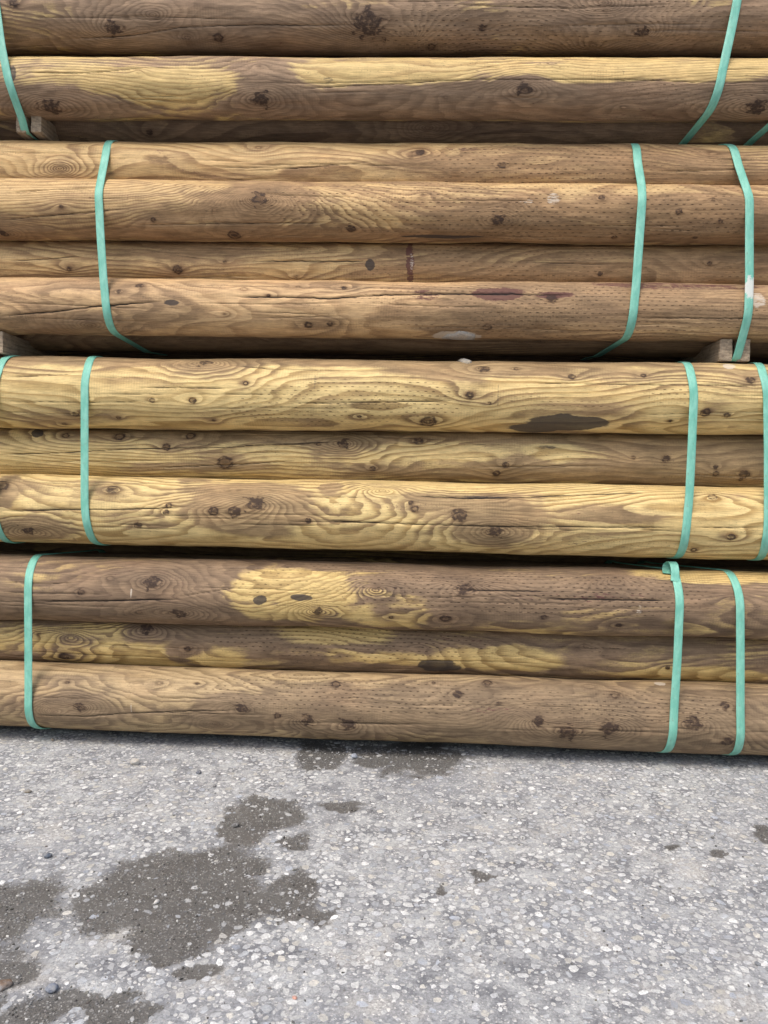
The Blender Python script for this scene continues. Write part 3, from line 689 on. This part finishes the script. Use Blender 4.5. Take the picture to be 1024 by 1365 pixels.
build_log('log', LH, WOOD['grey'], 112, base=0.86, knoise=2,
    marks=[('s', 380, 795, 85, 34, -1.0), ('s', 520, 815, 70, 22, -0.7), ('s', 450, 775, 70, 18, -0.45), ('s', 540, 780, 40, 14, .25), ('s', 430, 815, 60, 14, -.4), ('b', 348, 801, 10, 7, .7), ('b', 402, 797, 16, 5, .7), ('s', 960, 766, 130, 8, -0.85), ('s', 730, 765, 90, 8, -.25), ('r', 760, 795, 120, 6, .35), ('s', 500, 752, 160, 8, .2), ('p', 852, 812, 4, 8, .45), ('p', 175, 790, 1.5, 9, .7), ('i', 450, 780, 160, 40, 0.8), ('i', 720, 790, 200, 30, 1.0), ('i', 880, 800, 120, 40, .5)],
    knots=[(203, 775, 14, .9), (238, 817, 14, .8), (424, 815, 10, .8), (500, 786, 12, .6), (620, 785, 13, .8), (594, 824, 8, .8), (820, 774, 10, .5), (185, 816, 7, .6), (108, 789, 6, .7), (975, 797, 8, .5), (146, 770, 5, .5), (825, 833, 5, .7), (725, 822, 5, .8), (670, 800, 6,.3)],
    cracks=[([(0, 807), (40, 808)], 1.5), ([(45, 802), (120, 801), (200, 800), (240, 799)], 1.8), ([(230, 797), (330, 782)], .8), ([(600, 786), (700, 787), (740, 788)], 1.7), ([(720, 797), (800, 799), (900, 801)], 1.9), ([(0, 775), (60, 778), (110, 776)], 1.0)],
    label='grey-brown log with a yellow patch left of centre, top of the bottom bundle', group=GR)
build_log('log', LI, WOOD['grey'], 113, base=0.80, th=75, knoise=2,
    marks=[('s', 140, 862, 110, 26, -0.62), ('s', 20, 850, 60, 20, -0.5), ('s', 450, 845, 80, 12, -0.6), ('s', 670, 880, 80, 16, -0.95), ('s', 540, 880, 60, 9, -0.55), ('s', 940, 902, 100, 8, -0.9), ('s', 290, 880, 40, 10, -.35), ('b', 585, 888, 28, 9, .7), ('s', 235, 870, 20, 16, .5), ('s', 460, 875, 30, 10, -.4), ('r', 700, 855, 160, 8, .2), ('i', 450, 855, 200, 24, 0.9), ('i', 700, 870, 250, 30, .5)],
    knots=[(196, 838, 12, .9), (86, 875, 8, .9), (250, 865, 5, .8), (560, 862, 6, .4), (780, 862, 6, .5), (50, 845, 8, .5), (95, 850, 12, .4)],
    cracks=[([(70, 838), (190, 835)], .8), ([(0, 872), (90, 880)], .8), ([(740, 862), (900, 868)], .7)],
    label='dark brown log with yellow-green swirls, recessed in the bottom bundle', group=GR)
build_log('log', LJ, WOOD['drab'], 114, base=0.42, knoise=2,
    marks=[('s', 120, 905, 240, 20, -0.25), ('s', 820, 960, 330, 50, 0.35), ('s', 440, 960, 70, 20, .5), ('s', 820, 965, 90, 20, .3), ('p', 175, 942, 1.5, 7, .6), ('r', 660, 948, 30, 5, .3), ('p', 880, 911, 8, 2, .8), ('i', 420, 920, 180, 24, .9), ('i', 700, 935, 260, 26, .85), ('i', 930, 940, 120, 26, .5), ('s', 350, 962, 300, 10, .2)],
    knots=[(108, 942, 10, .9), (324, 943, 10, .9), (411, 959, 10, 1), (465, 965, 16, .8), (90, 909, 5, .7), (213, 911, 5, .5), (263, 911, 4, .6), (448, 912, 5, .9), (370, 953, 4, .9), (288, 964, 9, .6), (578, 911, 3, .9), (650, 911, 5, .9), (610, 925, 5, .9), (717, 961, 10, .9), (756, 976, 14, 1.05), (812, 969, 15, .9), (820, 926, 7, .6), (924, 964, 14, .8), (966, 940, 5, .8), (970, 988, 8, .8), (72, 948, 9, .5), (785, 915, 5,.4)],
    cracks=[([(45, 954), (120, 954), (200, 950), (320, 946)], 1.2), ([(200, 885), (360, 890), (520, 893)], .6), ([(440, 934), (620, 939), (800, 943)], .5)],
    label='drab grey-tan log lying lowest, just above the concrete', group=GR)

# rows behind: only glimpsed through the gaps, inner ones carry the stack
hid = []
HM = WOOD['grey']
def pairs(f1, f2, rec):
    return [off(f1, 0.235, 0.0, 0.086), off(f2, 0.235, 0.0, 0.086), off(rec, 0.235, 0.0, 0.086)]
for lg in (pairs(LB, LD, LC) + pairs(LE, LG, LF) + pairs(LH, LJ, LI) + [nest(LT1, LT2, 0.085), off(LT2, 0.34, 0, 0.085), off(LT1, 0.24, 0, 0.085),
           off(LA, 0.20, 0, 0.088), off(LD2, 0.19, 0, 0.086)] + [Log(Sec(0.60 + 0.10 * (k % 2), 0.09 + 0.142 * k, 0.086), Sec(0.60 + 0.10 * (k % 2), 0.09 + 0.142 * k, 0.086)) for k in range(14)]):  # staggered far column added to block sky light in the gaps
    hid.append(lg)
for i, lg in enumerate(hid):
    build_log('log', lg, HM, 200 + i, base=0.85, fine=False, label='brown log filling the unseen depth of the stack behind the front rows', group='logs behind the front rows')

# ------------------------------------------------------------------ strapping
def hull_path(circs, n=40):
    P = []
    for (y, z, r_) in circs:
        a = np.linspace(0, 2 * np.pi, 181)[:-1]; P.append(np.stack([y + (r_ + 0.0016) * np.cos(a), z + (r_ + 0.0016) * np.sin(a)], -1))
    P = np.concatenate(P); P = P[np.lexsort((P[:, 1], P[:, 0]))]
    def half(pts):
        h = []
        for p in pts:
            while len(h) > 1 and (h[-1][0] - h[-2][0]) * (p[1] - h[-2][1]) - (h[-1][1] - h[-2][1]) * (p[0] - h[-2][0]) <= 0: h.pop()
            h.append(tuple(p))
        return h
    lo = half(P); up = half(P[::-1]); H = np.array(lo[:-1] + up[:-1])     # counter-clockwise in (y,z)
    d = np.hypot(*np.diff(np.vstack([H, H[:1]]), axis=0).T); L = np.concatenate([[0], np.cumsum(d)]); Hc = np.vstack([H, H[:1]])
    m = int(L[-1] / 0.006); t = np.linspace(0, L[-1], m, endpoint=False)
    y = np.interp(t, L, Hc[:, 0]); z = np.interp(t, L, Hc[:, 1])
    return y, z
GS = 'green plastic straps round the log bundles'
def strap(logs, pts, label, top_slope=0.0, bot_slope=0.0, width=0.0232, scuff=None, backx=None):
    xm = on_plane_y(pts[len(pts) // 2][0], 500, 0.0)[0]
    y, z = hull_path([tuple(float(v) for v in l.at(xm)) for l in logs])
    k = int(np.argmax(y)); y = np.roll(y, -k); z = np.roll(z, -k)     # start at the middle of the back
    m = len(y); el = np.arctan2(z - CAM_H, y + CAM_D)
    i0, i1 = int(np.argmax(el)), int(np.argmin(el))      # where the strap goes out of sight above and below
    lo_, hi_ = min(i0, i1), max(i0, i1)
    idx = np.arange(lo_, hi_ + 1); oz = np.argsort(el[idx])
    kn_ = []
    for px, py in pts:
        d = ray(px, py); e = math.atan2(d.z, d.y); ti = float(np.interp(e, el[idx][oz], idx[oz]))
        Yd = float(np.interp(ti, np.arange(m), y)); kn_.append((ti, d.x * (Yd + CAM_D) / d.y))
    kn_.sort(); kt = np.array([a_[0] for a_ in kn_]); kx = np.array([a_[1] for a_ in kn_])
    ar = np.arange(m); x = np.interp(ar, kt, kx)
    s_first, s_last = (top_slope, bot_slope) if i0 < i1 else (bot_slope, top_slope)
    x = x + s_first * np.clip(kt[0] - ar, 0, 40) * 0.006 + s_last * np.clip(ar - kt[-1], 0, 40) * 0.006
    for _ in range(5): x = (np.roll(x, 1) + 2 * x + np.roll(x, -1)) / 4
    P = np.stack([x, y, z], -1)
    T = np.roll(P, -1, 0) - np.roll(P, 1, 0); T /= np.linalg.norm(T, axis=1)[:, None]
    T2 = T.copy(); T2[:, 0] = 0; T2 /= np.linalg.norm(T2, axis=1)[:, None]
    Nn = np.stack([0 * x, T2[:, 2], -T2[:, 1]], -1)        # outward for ccw
    cen = P.mean(0)
    if ((P - cen) * Nn).sum() < 0: Nn = -Nn
    W = np.cross(Nn, T); W /= np.linalg.norm(W, axis=1)[:, None]
    arc = np.concatenate([[0], np.cumsum(np.linalg.norm(np.diff(P, axis=0), axis=1))])
    prof = [(-0.5, 0), (-0.46, 0.0011), (-0.2, 0.0016), (0.2, 0.0016), (0.46, 0.0011), (0.5, 0)]
    rs = np.random.RandomState(int(abs(xm) * 1000) + m)
    tw = 0.0007 * noise(arc * 5, 0 * arc, int(xm * 100) + 50)
    V = []; G = []
    for (u, h) in prof:
        V.append(P + W * (u * width) + Nn * (h + 0.0006 + tw * u)[:, None]); 
        sc = np.zeros(m)
        if scuff: 
            sx, sz = on_plane_y(*scuff[:2]); sc = np.exp(-((z - sz) / scuff[2]) ** 2) * (y < 0.1) * (0.55 + 0.25 * (u > -0.3))
        G.append(np.stack([np.full(m, u * width), arc, sc], -1))
    V.append(P - Nn * 0.0002 + W * 0.5 * width * 0.98); V.append(P - Nn * 0.0002 - W * 0.5 * width * 0.98)
    G.append(G[-1]); G.append(G[0])
    k_ = len(V); V = np.stack(V, 1).reshape(-1, 3); G = np.stack(G, 1).reshape(-1, 3)
    i = np.arange(m)[:, None]; i2 = (np.arange(m)[:, None] + 1) % m; j = np.arange(k_)[None, :]; j2 = (j + 1) % k_
    Q = np.stack([i * k_ + j, i * k_ + j2, i2 * k_ + j2, i2 * k_ + j], -1).reshape(-1, 4)
    org = P.mean(0)
    me = fast_mesh('strap', V - org, Q); set_vec(me, 'grain', G)
    o = link('strap', me, STRAP, loc=tuple(org))
    return tag(o, label, 'strap', GS)

B1 = [LT1, LT2, LT3, off(LT2, 0.34, 0, 0.085), off(LT1, 0.24, 0, 0.085)]
def nose(lo, y0):      # front lower edge of a bearer, which the strap also goes round
    f = lambda c: Sec(y0 + 0.010, c.z + c.r + 0.016, 0.011)
    return Log(f(lo.L), f(lo.R_))
B2 = [LA, LB, LC, LD, LD2, off(LB, 0.30, 0, .086), off(LD, 0.30, 0, .086), off(LA, .2, 0, .088)]
B3 = [LE, LF, LG, off(LE, 0.30, 0, .086), off(LG, 0.30, 0, .086)]
B4 = [LH, LI, LJ, off(LH, 0.30, 0, .086), off(LJ, 0.30, 0, .086)]
strap(B1 + [nose(LA, 0.075)], [(-6, 0), (2, 60), (16, 120), (30, 160), (40, 182)], 'green strap slanting round the top bundle at the left picture edge', bot_slope=0.10)
strap(B1, [(983, 0), (975, 40), (963, 95), (950, 140), (935, 162), (912, 190)], 'green strap round the top bundle, curving away to the left near the right side', bot_slope=-0.25)
strap(B1, [(1120, 0), (1090, 80), (1060, 130), (1025, 168), (1000, 190)], 'dark piece of green strap below the top bundle at the right picture edge', bot_slope=-0.25)
strap(B2, [(149, 188), (140, 212), (132, 255), (134, 310), (138, 370), (142, 410), (150, 440)], 'green strap on the left of the tan second bundle', top_slope=0.10, bot_slope=0.15)
strap(B2, [(845, 190), (850, 215), (855, 245), (853, 310), (848, 380), (845, 410), (835, 450)], 'green strap on the right of the second bundle, left of the white-scuffed one', top_slope=-0.1, bot_slope=-0.2)
strap(B2 + [nose(LE, 0.055)], [(974, 194), (985, 222), (998, 260), (999, 320), (999, 380), (995, 430), (983, 475)], 'green strap with a white scuff, near the right side of the second bundle', top_slope=-0.3, bot_slope=-0.2, scuff=(1000, 385, 0.045))
strap(B3, [(124, 476), (117, 492), (113, 520), (113, 600), (113, 670), (118, 705), (126, 722)], 'green strap on the left of the bright yellow third bundle', top_slope=0.15, bot_slope=0.25)
strap(B3, [(8, 477), (-2, 496), (-9, 530), (-9, 650), (-4, 700), (9, 721)], 'thin edge of green strap on the third bundle at the left picture edge', top_slope=0.2, bot_slope=0.25)
strap(B3, [(915, 484), (921, 500), (925, 530), (922, 600), (919, 660), (914, 710), (904, 742)], 'green strap on the right of the yellow third bundle, above the folded strap', top_slope=-0.1, bot_slope=-0.2)
strap(B3, [(1008, 484), (1017, 500), (1023, 530), (1024, 600), (1024, 690), (1021, 720), (1012, 745)], 'green strap on the third bundle at the right picture edge', top_slope=-0.1, bot_slope=-0.2)
strap(B4, [(52, 740), (42, 755), (38, 780), (38, 860), (38, 930), (44, 966)], 'green strap on the left of the bottom bundle', top_slope=0.2, bot_slope=0.2)
folded = strap(B4, [(899, 762), (902, 775), (906, 810), (903, 880), (899, 940), (890, 1000)], 'green strap with a folded loop at its top, on the right of the bottom bundle', top_slope=-0.4, bot_slope=-0.2)
strap(B4, [(966, 760), (978, 772), (986, 800), (987, 860), (987, 950), (981, 1003)], 'green strap furthest right on the bottom bundle, smooth without a loop', top_slope=-0.6, bot_slope=-0.2)

# loop of loose strap end standing up out of the gap
def ribbon(name, pts, width, parent, wdir=(1, 0, 0)):
    P = []
    pts = [Vector(p) for p in pts]
    for i in range(len(pts) - 1):
        p0 = pts[max(i - 1, 0)]; p1 = pts[i]; p2 = pts[i + 1]; p3 = pts[min(i + 2, len(pts) - 1)]
        for t in np.linspace(0, 1, 8, endpoint=False):
            P.append(0.5 * ((2 * p1) + (p2 - p0) * t + (2 * p0 - 5 * p1 + 4 * p2 - p3) * t * t + (3 * p1 - p0 - 3 * p2 + p3) * t ** 3))
    P.append(pts[-1]); n = len(P)
    V = []; G = []; arc = 0
    for i, p in enumerate(P):
        t = (P[min(i + 1, n - 1)] - P[max(i - 1, 0)]).normalized(); wv = Vector(wdir); wv = (wv - t * wv.dot(t)).normalized(); nn = t.cross(wv)
        if i: arc += (P[i] - P[i - 1]).length
        for (u, h) in ((-.5, 0.0008), (.5, 0.0008), (.5, -0.0008), (-.5, -0.0008)):
            V.append(p + wv * u * width + nn * h); G.append((u * width, arc, 0))
    Q = []
    for i in range(n - 1):
        for j in range(4): Q.append((i * 4 + j, i * 4 + (j + 1) % 4, (i + 1) * 4 + (j + 1) % 4, (i + 1) * 4 + j))
    off_ = Vector(parent.location) if parent else Vector((0, 0, 0))
    me = fast_mesh(name, np.array([tuple(v - off_) for v in V]), Q, smooth=False); set_vec(me, 'grain', np.array(G))
    return link(name, me, STRAP, parent)
fx, fz0 = on_plane_y(903, 770, 0.01); _, fz1 = on_plane_y(903, 748, 0.03)
yH, zH, rH = [float(v) for v in LH.at(fx)]
tt = zH + rH
def onH(a, e): return (yH - (rH + e) * math.cos(a), zH + (rH + e) * math.sin(a))
p = []
for a_, e_, dx in ((0.80, 0.004, -.001), (0.90, 0.010, 0.0), (1.0, 0.020, 0.001), (1.15, 0.030, 0.001), (1.32, 0.030, 0.0), (1.42, 0.016, -.006), (1.3, .006, -.012), (1.1, 0.0045, -.016)):
    y_, z_ = onH(a_, e_); p.append((fx + dx, y_, z_))
ribbon('folded_loop', p, 0.0225, folded)

# ------------------------------------------------------------------ wooden bearers between the bundles
def block(name, x, y0, y1, z0, z1, wd, seed, parent=None, cham=0.010, skew=0.0):
    import bmesh
    bm = bmesh.new()
    vs = [bm.verts.new((sx * wd / 2, yy - (skew if sx > 0 and yy == y0 else 0), zz)) for yy in (y0, y1) for sx, zz in ((-1, z0), (1, z0), (1, z1), (-1, z1))]
    f = [(0, 1, 2, 3), (7, 6, 5, 4), (0, 4, 5, 1), (1, 5, 6, 2), (2, 6, 7, 3), (3, 7, 4, 0)]
    for q_ in f: bm.faces.new([vs[i] for i in q_])
    bmesh.ops.bevel(bm, geom=list(bm.edges), offset=cham, segments=2, affect='EDGES', profile=0.6)
    bmesh.ops.recalc_face_normals(bm, faces=bm.faces)
    bmesh.ops.subdivide_edges(bm, edges=[e for e in bm.edges if e.calc_length() > 0.02], cuts=3, use_grid_fill=True)
    r_ = random.Random(seed)
    for v in bm.verts: v.co += Vector((r_.uniform(-1, 1), r_.uniform(-1, 1), r_.uniform(-1, 1))) * 0.0010
    org = Vector((x, (y0 + y1) / 2, z0))
    for v in bm.verts: v.co -= Vector((0, org.y, org.z))
    me = bpy.data.meshes.new(name); bm.to_mesh(me); bm.free()
    return link(name, me, BEARER, parent, loc=org)
GB = 'wooden bearers between the bundles'
def bearer(px, zlo, zhi, wd, y0, label, seed, sp=0.010):
    x = on_plane_y(px, 500, y0)[0] if not isinstance(px, float) else px
    e = bpy.data.objects.new('wooden_bearer', None); COL.objects.link(e); e.location = (x, 0.2, zlo)
    tag(e, label, 'wooden bearer', GB)
    w2 = (wd - sp) / 2
    for sgn in (-1, 1):
        b = block('timber_strip', 0, y0, 0.62, zlo, zhi, w2, seed + sgn, cham=0.004, skew=0.0)
        b.parent = e; b.location = (sgn * (w2 + sp) / 2, (y0 + 0.62) / 2 - 0.2, 0)
    return e
def zb(lg, x): y_, z_, r_ = [float(v) for v in lg.at(x)]; return z_ - r_, z_ + r_
for (px, up, lo, y0, wd, lab) in [
    (38, LT3, LA, 0.075, 0.075, 'pale split wooden bearer under the top bundle, behind the left strap'),
    (980, LD2, LE, 0.055, 0.085, 'wooden bearer end under the second bundle at the right, behind the scuffed strap'),
    (-14, LD2, LE, 0.045, 0.080, 'wooden bearer end under the second bundle at the left picture edge')]:
    x = on_plane_y(px, 170 if up is LT3 else 465, y0)[0]
    z0 = zb(lo, x)[1] + 0.001; z1 = (zb(LT2, x)[0] + 0.012) if up is LT3 else (zb(LD, x)[0] + 0.004)
    if up is LD2: z1 = zb(LD, x)[0] + 0.002
    bearer(float(x), z0, z1, wd, y0, lab, int(abs(px)), sp=0.014 if px != -14 else 0.002)

# ------------------------------------------------------------------ loose stones on the yard
def pebble(px, py, w_, col, label, seed, flat=0.6, name='stone', cat='stone'):
    import bmesh
    x, y = on_ground(px, py); d = math.hypot(y + CAM_D, CAM_H); rr = w_ * d / FPX / 2 * 0.72
    bm = bmesh.new(); bmesh.ops.create_icosphere(bm, subdivisions=3, radius=1)
    r_ = random.Random(seed); ax = Vector((r_.uniform(.9, 1.1), r_.uniform(.65, .95), flat))
    from mathutils import noise as mn
    for v in bm.verts:
        k = 1 + 0.28 * mn.noise(v.co * 1.4 + Vector((seed, 0, 0))) + 0.10 * mn.noise(v.co * 4 + Vector((seed, 3, 0)))
        v.co = Vector((v.co.x * ax.x, v.co.y * ax.y, v.co.z * ax.z)) * k * rr
    zmin = min(v.co.z for v in bm.verts)
    me = bpy.data.meshes.new(name); bm.to_mesh(me); bm.free()
    me.polygons.foreach_set('use_smooth', [True] * len(me.polygons))
    set_col(me, 'tint', np.tile(list(col) + [1.0], (len(me.vertices), 1)))
    o = link(name, me, AGM, loc=(x, y, float(ground_z(np.array([x]), np.array([y]))[0]) - zmin * 0.75)); o.rotation_euler.z = r_.uniform(0, 6)
    return tag(o, label, cat, 'loose stones on the concrete')
pebble(180, 1019, 19, lin(190, 182, 168), 'pale rounded stone nearest the logs at left', 3)
pebble(70, 986+2, 8, lin(120, 110, 96), 'tiny brownish stone beside the lowest log at far left', 4)
pebble(265, 1031, 11, lin(74, 78, 90), 'small slate-dark stone right of the pale rounded stone', 5)
pebble(37, 1056, 13, lin(112, 102, 86), 'small brown flat stone at the left, between log and damp patches', 6, .4)
pebble(64, 1143, 13, lin(84, 92, 104), 'blue-grey stone above the large left damp patch', 7)
pebble(69, 1320, 19, lin(104, 112, 128), 'blue-grey pebble near the lower left corner', 8)
pebble(3, 1314, 30, lin(118, 98, 82), 'brownish flat stone on the dark grit at the left picture edge', 9, .4)
pebble(314, 1101, 13, lin(52, 48, 46), 'black stone on the edge of the damp patch below the logs', 10)
pebble(393, 1332, 9, lin(206, 130, 96), 'small orange chip at the bottom of the picture', 11, .4)
pebble(472, 1009, 13, lin(150, 156, 166), 'light grey stone between two damp spots close under the log', 12)
pebble(286, 1049, 8, lin(66, 60, 56), 'tiny dark stone below the slate-dark stone', 13)
pebble(950, 1118, 7, lin(70, 66, 62), 'tiny dark stone on the right side of the concrete', 14)
pebble(209, 1202, 11, lin(196, 192, 186), 'whitish stone lying in the middle of the big damp patch', 15)
pebble(1010, 1287, 9, lin(120, 124, 128), 'small grey pebble low at the right', 16)

# pale crust of dried residue on the underside lip of the resin-stained log, and a splinter on the yellow log
def flake(name, pts, lg, th, col, label, cat, seed):
    P = [lg.hit(*p_) for p_ in pts]
    cx_ = sum(p_[0] for p_ in P) / len(P); cs_ = sum(p_[1] for p_ in P) / len(P)
    V = []; r_ = random.Random(seed)
    def pos(x, s_, e):
        yc, zc, rr = [float(v) for v in lg.at(x)]; a = s_ / rr
        return (x, yc - (rr + e) * math.cos(a), zc + (rr + e) * math.sin(a))
    n = len(P)
    for k, e in ((1.0, -0.002), (0.96, th * .6), (0.6, th), (0.25, th * 1.15)):
        for (x, s_) in P: V.append(pos(cx_ + (x - cx_) * k, cs_ + (s_ - cs_) * k, e + r_.uniform(-.25, .25) * th * (k < 1)))
    V.append(pos(cx_, cs_, th)); 
    Q = [(L_ * n + i, L_ * n + (i + 1) % n, (L_ + 1) * n + (i + 1) % n, (L_ + 1) * n + i) for L_ in range(3) for i in range(n)]
    T_ = [(3 * n + i, 3 * n + (i + 1) % n, 4 * n) for i in range(n)]
    org = np.array(pos(cx_, cs_, 0))
    me = fast_mesh(name, np.array(V) - org, Q, T_); set_col(me, 'tint', np.tile(list(col) + [1.0], (len(me.vertices), 1)))
    return tag(link(name, me, AGM, loc=tuple(org)), label, cat)
flake('dried_residue', [(588, 450), (596, 446), (606, 445), (612, 441), (620, 442), (628, 445), (634, 447), (633, 452), (618, 452.5), (602, 452.5)], LD, 0.004, lin(176, 164, 150),
      'whitish crumbly crust stuck to the bottom edge of the resin-stained log', 'residue', 2)
flake('wood_splinter', [(610, 481), (616, 479.5), (622, 480), (629, 483), (624, 484), (616, 482.5)], LE, 0.006, lin(172, 160, 140),
      'small pale splinter curling off the top of the black-blotted yellow log', 'splinter', 5)
